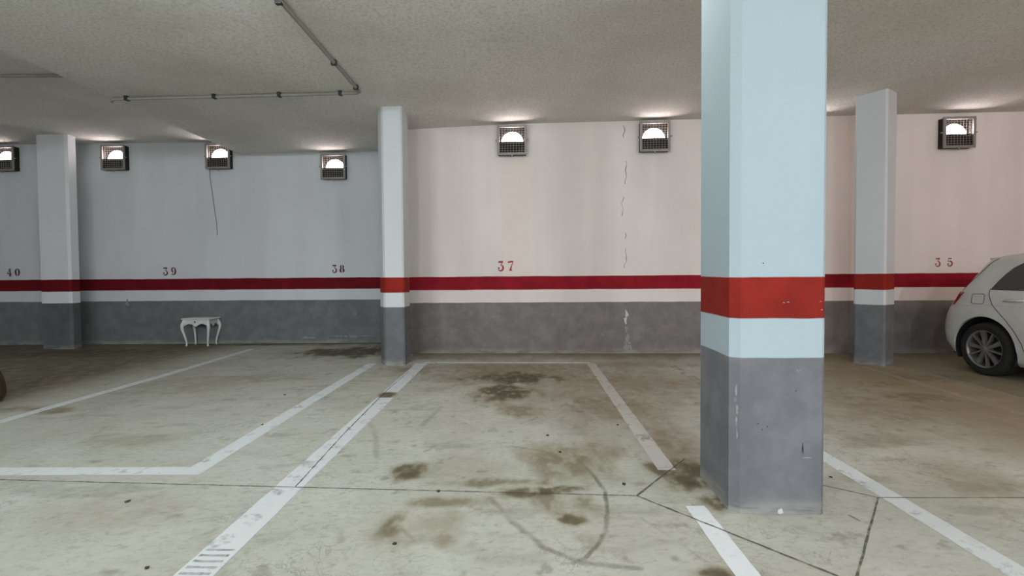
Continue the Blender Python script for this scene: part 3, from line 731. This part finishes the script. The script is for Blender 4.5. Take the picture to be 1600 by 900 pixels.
# ------------------------------------------------------------------ parked white hatchback, tail to the wall
def car_paint():
    m, nt, b = new_mat('white car paint')
    pos = N(nt, 'ShaderNodeNewGeometry').outputs['Position']
    n = noise(nt, pos, 2.5, 6, 0.65)
    L(nt, mixc(nt, ramp(nt, n, 0.35, 0.7), (0.49, 0.485, 0.45), (0.56, 0.555, 0.525)), b.inputs['Base Color'])
    b.inputs['Roughness'].default_value = 0.38; b.inputs['Coat Weight'].default_value = 0.35; b.inputs['Coat Roughness'].default_value = 0.12
    return m
M['car'] = car_paint()
M['car_dark'] = plain('black plastic', (0.012, 0.012, 0.012), 0.7)
M['tyre'] = plain('tyre rubber', (0.010, 0.009, 0.0085), 0.9)
M['alloy'] = plain('grey alloy', (0.20, 0.19, 0.18), 0.42, 0.5)
M['seam'] = plain('panel gap', (0.05, 0.05, 0.05), 0.8)
M['chrome'] = plain('bright trim', (0.72, 0.72, 0.70), 0.25, 0.6)
def glass_mat(name, col, rough=0.06):
    m, nt, b = new_mat(name); b.inputs['Base Color'].default_value = rgba(col); b.inputs['Roughness'].default_value = rough
    b.inputs['Coat Weight'].default_value = 0.6; b.inputs['Coat Roughness'].default_value = 0.03
    return m
M['car_glass'] = glass_mat('tinted glass', (0.022, 0.017, 0.014))
M['tail_red'] = glass_mat('red lens', (0.22, 0.012, 0.016), 0.15)
M['head_clear'] = glass_mat('clear lens', (0.45, 0.46, 0.47), 0.1)
CX = 6.255; AX_R, AX_F = 5.58, 2.95; WR = 0.305
SL = np.array([  # z, half width, tail y, nose y, corner radius
    (0.16, 0.80, 6.08, 2.15, 0.24), (0.20, 0.845, 6.15, 2.06, 0.28), (0.35, 0.885, 6.24, 2.00, 0.30), (0.48, 0.893, 6.25, 1.99, 0.30), (0.58, 0.895, 6.245, 2.0, 0.30),
    (0.70, 0.892, 6.215, 2.04, 0.30), (0.775, 0.888, 6.18, 2.14, 0.30), (0.80, 0.885, 6.155, 2.22, 0.30), (0.86, 0.878, 6.115, 2.45, 0.30), (0.93, 0.868, 6.08, 2.82, 0.30), (0.965, 0.860, 6.055, 3.05, 0.30),
    (1.00, 0.845, 6.03, 3.20, 0.29), (1.10, 0.805, 5.975, 3.40, 0.28), (1.20, 0.762, 5.92, 3.60, 0.27), (1.30, 0.712, 5.865, 3.82, 0.25), (1.345, 0.680, 5.835, 3.94, 0.24),
    (1.375, 0.64, 5.77, 4.05, 0.22), (1.40, 0.575, 5.62, 4.2, 0.2), (1.42, 0.46, 5.38, 4.38, 0.18), (1.432, 0.28, 5.10, 4.55, 0.15)])
def sl(z): return [float(np.interp(z, SL[:, 0], SL[:, k])) for k in range(1, 5)]
def side_pt(y, z, off=0.0, s=-1):
    """point of the car's flank at (y, z), corner rounding included"""
    wv, t, n_, R = sl(z); x = wv
    if y > t-R: x = wv-R+math.sqrt(max(0, R*R-(y-(t-R))**2))
    elif y < n_+R: x = wv-R+math.sqrt(max(0, R*R-((n_+R)-y)**2))
    return (CX+s*(x+off), y, z)
def corner_pt(a, z, off=0.0, s=-1):
    wv, t, n_, R = sl(z); r = R+off
    return (CX+s*(wv-R+r*math.cos(a)), t-R+r*math.sin(a), z)
def car():
    t = empty('car', (CX, 4.1, 0.0)); org = Vector(t.location)
    def rel(p): return (p[0]-org.x, p[1]-org.y, p[2]-org.z)
    # body loft
    zs = np.concatenate([np.linspace(0.16, 0.30, 6), np.linspace(0.34, 1.30, 36), np.linspace(1.315, 1.432, 12)])
    rings = []
    for z in zs:
        wv, tl, ns, R = sl(z); pts = []
        yl = np.linspace(tl-R, ns+R, 50)
        for y in yl[:-1]: pts.append((CX-wv, y))
        for a in np.linspace(0, math.pi/2, 9)[:-1]: pts.append((CX-wv+R-R*math.cos(a), ns+R-R*math.sin(a)))
        for x in np.linspace(CX-wv+R, CX+wv-R, 13)[:-1]: pts.append((x, ns))
        for a in np.linspace(math.pi/2, 0, 9)[:-1]: pts.append((CX+wv-R+R*math.cos(a), ns+R-R*math.sin(a)))
        for y in yl[::-1][:-1]: pts.append((CX+wv, y))
        for a in np.linspace(0, math.pi/2, 9)[:-1]: pts.append((CX+wv-R+R*math.cos(a), tl-R+R*math.sin(a)))
        for x in np.linspace(CX+wv-R, CX-wv+R, 13)[:-1]: pts.append((x, tl))
        for a in np.linspace(math.pi/2, 0, 9)[:-1]: pts.append((CX-wv+R-R*math.cos(a), tl-R+R*math.sin(a)))
        rings.append([(x, y, z) for x, y in pts])
    n = len(rings[0]); vs_ = [rel(p) for r in rings for p in r]; fs = []
    for i in range(len(rings)-1):
        for j in range(n): fs.append((i*n+j, (i+1)*n+j, (i+1)*n+(j+1) % n, i*n+(j+1) % n))
    fs.append(tuple(range(n))); fs.append(tuple(range((len(rings)-1)*n, len(rings)*n))[::-1])
    bm = bmesh.new(); bv = [bm.verts.new(v) for v in vs_]
    for f in fs: bm.faces.new([bv[i] for i in f])
    body = bm_obj('body', bm, M['car'], t, True)
    # wheel arches cut out of the body
    cuts = []
    for ay in (AX_R, AX_F):
        for s in (-1, 1):
            bm = bmesh.new(); bmesh.ops.create_cone(bm, cap_ends=True, segments=48, radius1=0.368, radius2=0.368, depth=0.60)
            bmesh.ops.rotate(bm, verts=bm.verts, cent=(0, 0, 0), matrix=Matrix.Rotation(math.pi/2, 3, 'Y'))
            bmesh.ops.translate(bm, verts=bm.verts, vec=Vector(rel((CX+s*0.92, ay, 0.315))))
            me = bpy.data.meshes.new('cutter'); bm.to_mesh(me); bm.free()
            c = bpy.data.objects.new('cutter', me); C.objects.link(c); c.location = org; cuts.append(c)
    bpy.context.view_layer.update()
    for c in cuts:
        m = body.modifiers.new('cut', 'BOOLEAN'); m.operation = 'DIFFERENCE'; m.solver = 'EXACT'; m.object = c
    bpy.context.view_layer.update()
    dg = bpy.context.evaluated_depsgraph_get(); me = bpy.data.meshes.new_from_object(body.evaluated_get(dg))
    body.modifiers.clear(); body.data = me
    for c in cuts: bpy.data.objects.remove(c, do_unlink=True)
    me.polygons.foreach_set('use_smooth', [True]*len(me.polygons))
    try: me.set_sharp_from_angle(angle=math.radians(35))
    except Exception: pass
    # black liners in the arches
    for ay in (AX_R, AX_F):
        for s in (-1, 1):
            vs_ = []; fs = []; k = 40
            for i in range(k+1):
                a = math.radians(-25+230*i/k)
                for xo in (0.625, 0.868):
                    vs_.append(rel((CX+s*xo, ay+0.362*math.cos(a), 0.315+0.362*math.sin(a))))
                if i: fs.append((2*i-2, 2*i-1, 2*i+1, 2*i))
            c0 = len(vs_); vs_.append(rel((CX+s*0.625, ay, 0.315)))
            for i in range(k): fs.append((2*i, 2*i+2, c0))
            mesh_obj('arch_liner', vs_, fs, M['car_dark'], t)
    # glazing on both flanks
    def flank_patch(name, outline, mat, off, parent, s, dens=0.035):
        bm = bmesh.new(); ring = []
        for (a, b) in zip(outline, outline[1:]+outline[:1]):
            m = max(1, int(math.hypot(b[0]-a[0], b[1]-a[1])/dens))
            ring += [(a[0]+(b[0]-a[0])*i/m, a[1]+(b[1]-a[1])*i/m) for i in range(m)]
        cy = sum(p[0] for p in ring)/len(ring); cz = sum(p[1] for p in ring)/len(ring); lev = []
        for f in (1.0, 0.8, 0.6, 0.4, 0.2):
            lev.append([bm.verts.new(rel(side_pt(cy+(y-cy)*f, cz+(z-cz)*f, off, s))) for y, z in ring])
        for a, b in zip(lev, lev[1:]):
            for i in range(len(ring)): bm.faces.new((a[i], a[(i+1) % len(ring)], b[(i+1) % len(ring)], b[i]))
        bm.faces.new(lev[-1])
        return bm_obj(name, bm, mat, parent, True)
    rear_glass = [(5.53, 1.005), (5.49, 1.09), (5.44, 1.17), (5.38, 1.245), (5.30, 1.295), (5.20, 1.318), (4.52, 1.335), (4.50, 1.005)]
    front_glass = [(4.44, 1.005), (4.46, 1.335), (4.10, 1.315), (3.80, 1.20), (3.45, 1.02)]
    def flank_curve(name, pts, r, mat, s, off=0.0015, parent=None):
        P = []
        for a, b in zip(pts, pts[1:]):
            m = max(1, int(math.hypot(b[0]-a[0], b[1]-a[1])/0.03)); P += [(a[0]+(b[0]-a[0])*i/m, a[1]+(b[1]-a[1])*i/m) for i in range(m)]
        P.append(pts[-1]); return tube(name, [rel(side_pt(y, z, off, s)) for y, z in P], r, mat, parent or t, 6)
    for s in (-1, 1):
        flank_patch('side_window', rear_glass, M['car_glass'], 0.004, t, s); flank_patch('side_window', front_glass, M['car_glass'], 0.004, t, s)
        flank_curve('window_trim', [(5.54, 0.998), (4.48, 0.996), (3.44, 1.005)], 0.006, M['car_dark'], s)
        seam = [(5.545, 0.99), (5.53, 0.92), (5.48, 0.82), (5.40, 0.74), (5.31, 0.65), (5.22, 0.54), (5.15, 0.42), (5.12, 0.30)]
        flank_curve('door_gap', seam, 0.0035, M['seam'], s)
        flank_curve('door_gap', [(4.47, 0.99), (4.46, 0.60), (4.47, 0.27)], 0.0035, M['seam'], s)
        flank_curve('door_gap', [(5.12, 0.30), (4.47, 0.26), (3.45, 0.26), (3.38, 0.60), (3.42, 1.0)], 0.0035, M['seam'], s)
        for y0, y1 in ((5.36, 5.14), (4.72, 4.50)):
            hd = tube('door_handle', [rel(side_pt(y0, 0.872, 0.004, s)), rel(side_pt(y0-0.03, 0.878, 0.026, s)), rel(side_pt((y0+y1)/2, 0.882, 0.030, s)), rel(side_pt(y1+0.03, 0.884, 0.026, s)), rel(side_pt(y1, 0.884, 0.004, s))], [0.008, 0.011, 0.012, 0.011, 0.008], M['car'], t, 8)
        flank_curve('body_crease', [(6.0, 0.79), (5.5, 0.815), (4.5, 0.83), (3.2, 0.80)], 0.004, M['car'], s, 0.001)
        # tail lights wrapped round the corner
        def wrap(name, a0, a1, z0, z1, mat, off, taper=0.0):
            vs_ = []; fs = []; na, nz = 16, 8
            for i in range(nz+1):
                z = z0+(z1-z0)*i/nz
                for j in range(na+1):
                    a = math.radians(a0+taper*(1-i/nz)+(a1-a0-taper*(1-i/nz))*j/na); vs_.append(rel(corner_pt(a, z, off, s)))
            for i in range(nz):
                for j in range(na): q = i*(na+1)+j; fs.append((q, q+1, q+na+2, q+na+1))
            # skirt so that the lens has depth
            rim = list(range(na+1))+[i*(na+1)+na for i in range(1, nz+1)]+[nz*(na+1)+j for j in range(na-1, -1, -1)]+[i*(na+1) for i in range(nz-1, 0, -1)]
            b0 = len(vs_); ctr = Vector((0, 0, 0))
            for r_ in rim:
                v = Vector(vs_[r_]); inn = Vector((-s*0.6, -0.6, 0)).normalized()*0.02; vs_.append(tuple(v+inn))
            m = len(rim)
            for i in range(m): fs.append((rim[i], rim[(i+1) % m], b0+(i+1) % m, b0+i))
            return mesh_obj(name, vs_, fs, mat, t, False)
        wrap('tail_light', 20, 88, 0.80, 0.955, M['tail_red'], 0.010, 4)
        wrap('bumper_reflector', 60, 88, 0.40, 0.44, M['tail_red'], 0.004)
    # filler flap on the visible flank
    fl = [(5.72, 0.825), (5.735, 0.84), (5.735, 0.925), (5.72, 0.94), (5.60, 0.94), (5.585, 0.925), (5.585, 0.84), (5.60, 0.825), (5.72, 0.825)]
    flank_curve('filler_flap', fl, 0.0028, M['seam'], -1)
    flank_curve('hatch_gap', [(5.97, 0.972), (5.80, 1.13), (5.70, 1.28), (5.62, 1.352)], 0.0035, M['seam'], -1); flank_curve('hatch_gap', [(5.97, 0.972), (5.80, 1.13), (5.70, 1.28), (5.62, 1.352)], 0.0035, M['seam'], 1)
    # roof spoiler, rear and front glass, plate recess, bumper foot
    bm = bmesh.new(); add_box(bm, *[v-org.x for v in (CX-0.56, CX+0.56)], 5.60-org.y, 5.85-org.y, 1.338, 1.366, 0.011); bm_obj('roof_spoiler', bm, M['car'], t, False)
    def end_glass(name, z0, z1, front):
        vs_ = []; fs = []; nz, nx_ = 8, 12
        for i in range(nz+1):
            z = z0+(z1-z0)*i/nz; wv, tl, ns, R = sl(z); h = wv-R*0.75
            for j in range(nx_+1):
                x = -h+2*h*j/nx_; vs_.append(rel((CX+x, (ns-0.004) if front else (tl+0.004), z)))
        for i in range(nz):
            for j in range(nx_): q = i*(nx_+1)+j; fs.append((q, q+1, q+nx_+2, q+nx_+1))
        mesh_obj(name, vs_, fs, M['car_glass'], t, True)
    end_glass('rear_window', 1.02, 1.31, False); end_glass('windscreen', 1.02, 1.33, True)
    box('licence_plate', -0.26, 0.26, 6.222-org.y, 6.236-org.y, 0.60, 0.71, M['chrome'], t)
    box('bumper_foot', -0.66, 0.66, 6.05-org.y, 6.20-org.y, 0.165, 0.24, M['car_dark'], t, 0.01)
    for s in (-1, 1):
        vs_ = []; fs = []
        for i, z in enumerate(np.linspace(0.60, 0.76, 6)):
            wv, tl, ns, R = sl(z)
            for j, a in enumerate(np.linspace(math.radians(15), math.radians(80), 9)):
                vs_.append(rel((CX+s*(wv-R+(R+0.005)*math.cos(a)), ns+R-(R+0.005)*math.sin(a), z)))
        for i in range(5):
            for j in range(8): q = i*9+j; fs.append((q, q+1, q+10, q+9))
        mesh_obj('headlight', vs_, fs, M['head_clear'], t, True)
        bm = bmesh.new(); bmesh.ops.create_icosphere(bm, subdivisions=3, radius=1.0)
        for v in bm.verts: v.co = Vector(rel((CX+s*(0.95+0.085*v.co.x), 3.62+0.05*v.co.y, 1.03+0.065*v.co.z)))
        bm_obj('door_mirror', bm, M['car'], t, True)
    # wheels
    def wheel(y, s):
        prof = [(0.205, -0.02), (0.215, 0.0), (0.232, 0.004), (0.262, 0.010), (0.284, 0.006), (0.298, -0.012), (0.305, -0.035), (0.305, -0.17), (0.296, -0.195), (0.27, -0.208), (0.215, -0.20), (0.205, -0.18)]
        k = 56; vs_ = []; fs = []; m = len(prof)
        for i in range(k):
            a = 2*math.pi*i/k
            for r, xo in prof: vs_.append((s*xo, r*math.cos(a), r*math.sin(a)))
        for i in range(k):
            for j in range(m):
                a = i*m+j; b = i*m+(j+1) % m; c = ((i+1) % k)*m+(j+1) % m; d = ((i+1) % k)*m+j; fs.append((a, b, c, d))
        wo = mesh_obj('wheel', vs_, fs, M['tyre'], t, True); wo.location = rel((CX+s*0.872, y, 0.3055)); tag(wo, 'black tyre with ten-spoke grey alloy rim')
        def lathe(name, pr, mat):
            vs_ = []; fs = []; m = len(pr)
            for i in range(k):
                a = 2*math.pi*i/k; vs_ += [(s*xo, r*math.cos(a), r*math.sin(a)) for r, xo in pr]
            for i in range(k):
                for j in range(m-1): fs.append((i*m+j, i*m+j+1, ((i+1) % k)*m+j+1, ((i+1) % k)*m+j))
            return mesh_obj(name, vs_, fs, mat, wo, True)
        lathe('rim', [(0.214, 0.004), (0.218, 0.006), (0.212, 0.004), (0.203, -0.006), (0.199, -0.03), (0.195, -0.15)], M['alloy'])
        lathe('brake_disc', [(0.001, -0.10), (0.14, -0.10), (0.196, -0.11), (0.196, -0.12)], M['car_dark'])
        lathe('hub', [(0.001, 0.0), (0.028, 0.0), (0.040, -0.006), (0.046, -0.02), (0.05, -0.06)], M['alloy'])
        for q in range(10):
            a = 2*math.pi*q/10+0.16; wd = (0.019, 0.027) if q % 2 == 0 else (0.010, 0.011)
            bm = bmesh.new(); pts = []
            for (r, xo, h) in ((0.035, -0.004, wd[0]*0.8), (0.12, -0.010, wd[0]), (0.205, -0.004, wd[1])):
                for e in (-1, 1):
                    for dep in (0.0, -0.03):
                        yy = r; zz_ = e*h; pts.append(bm.verts.new((s*(xo+dep), yy*math.cos(a)-zz_*math.sin(a), yy*math.sin(a)+zz_*math.cos(a))))
            for g in (0, 4):
                A = pts[g:g+4]; B = pts[g+4:g+8]
                bm.faces.new((A[0], A[2], B[2], B[0])); bm.faces.new((A[1], B[1], B[3], A[3])); bm.faces.new((A[0], B[0], B[1], A[1])); bm.faces.new((A[2], A[3], B[3], B[2]))
            bm.faces.new((pts[0], pts[1], pts[3], pts[2])); bm.faces.new((pts[8], pts[10], pts[11], pts[9]))
            bm_obj('spoke', bm, M['alloy'], wo)
    for y in (AX_R, AX_F):
        for s in (-1, 1): wheel(y, s)
    tag(t, 'white hatchback parked tail first against the wall under the number 35', 'car')
car()
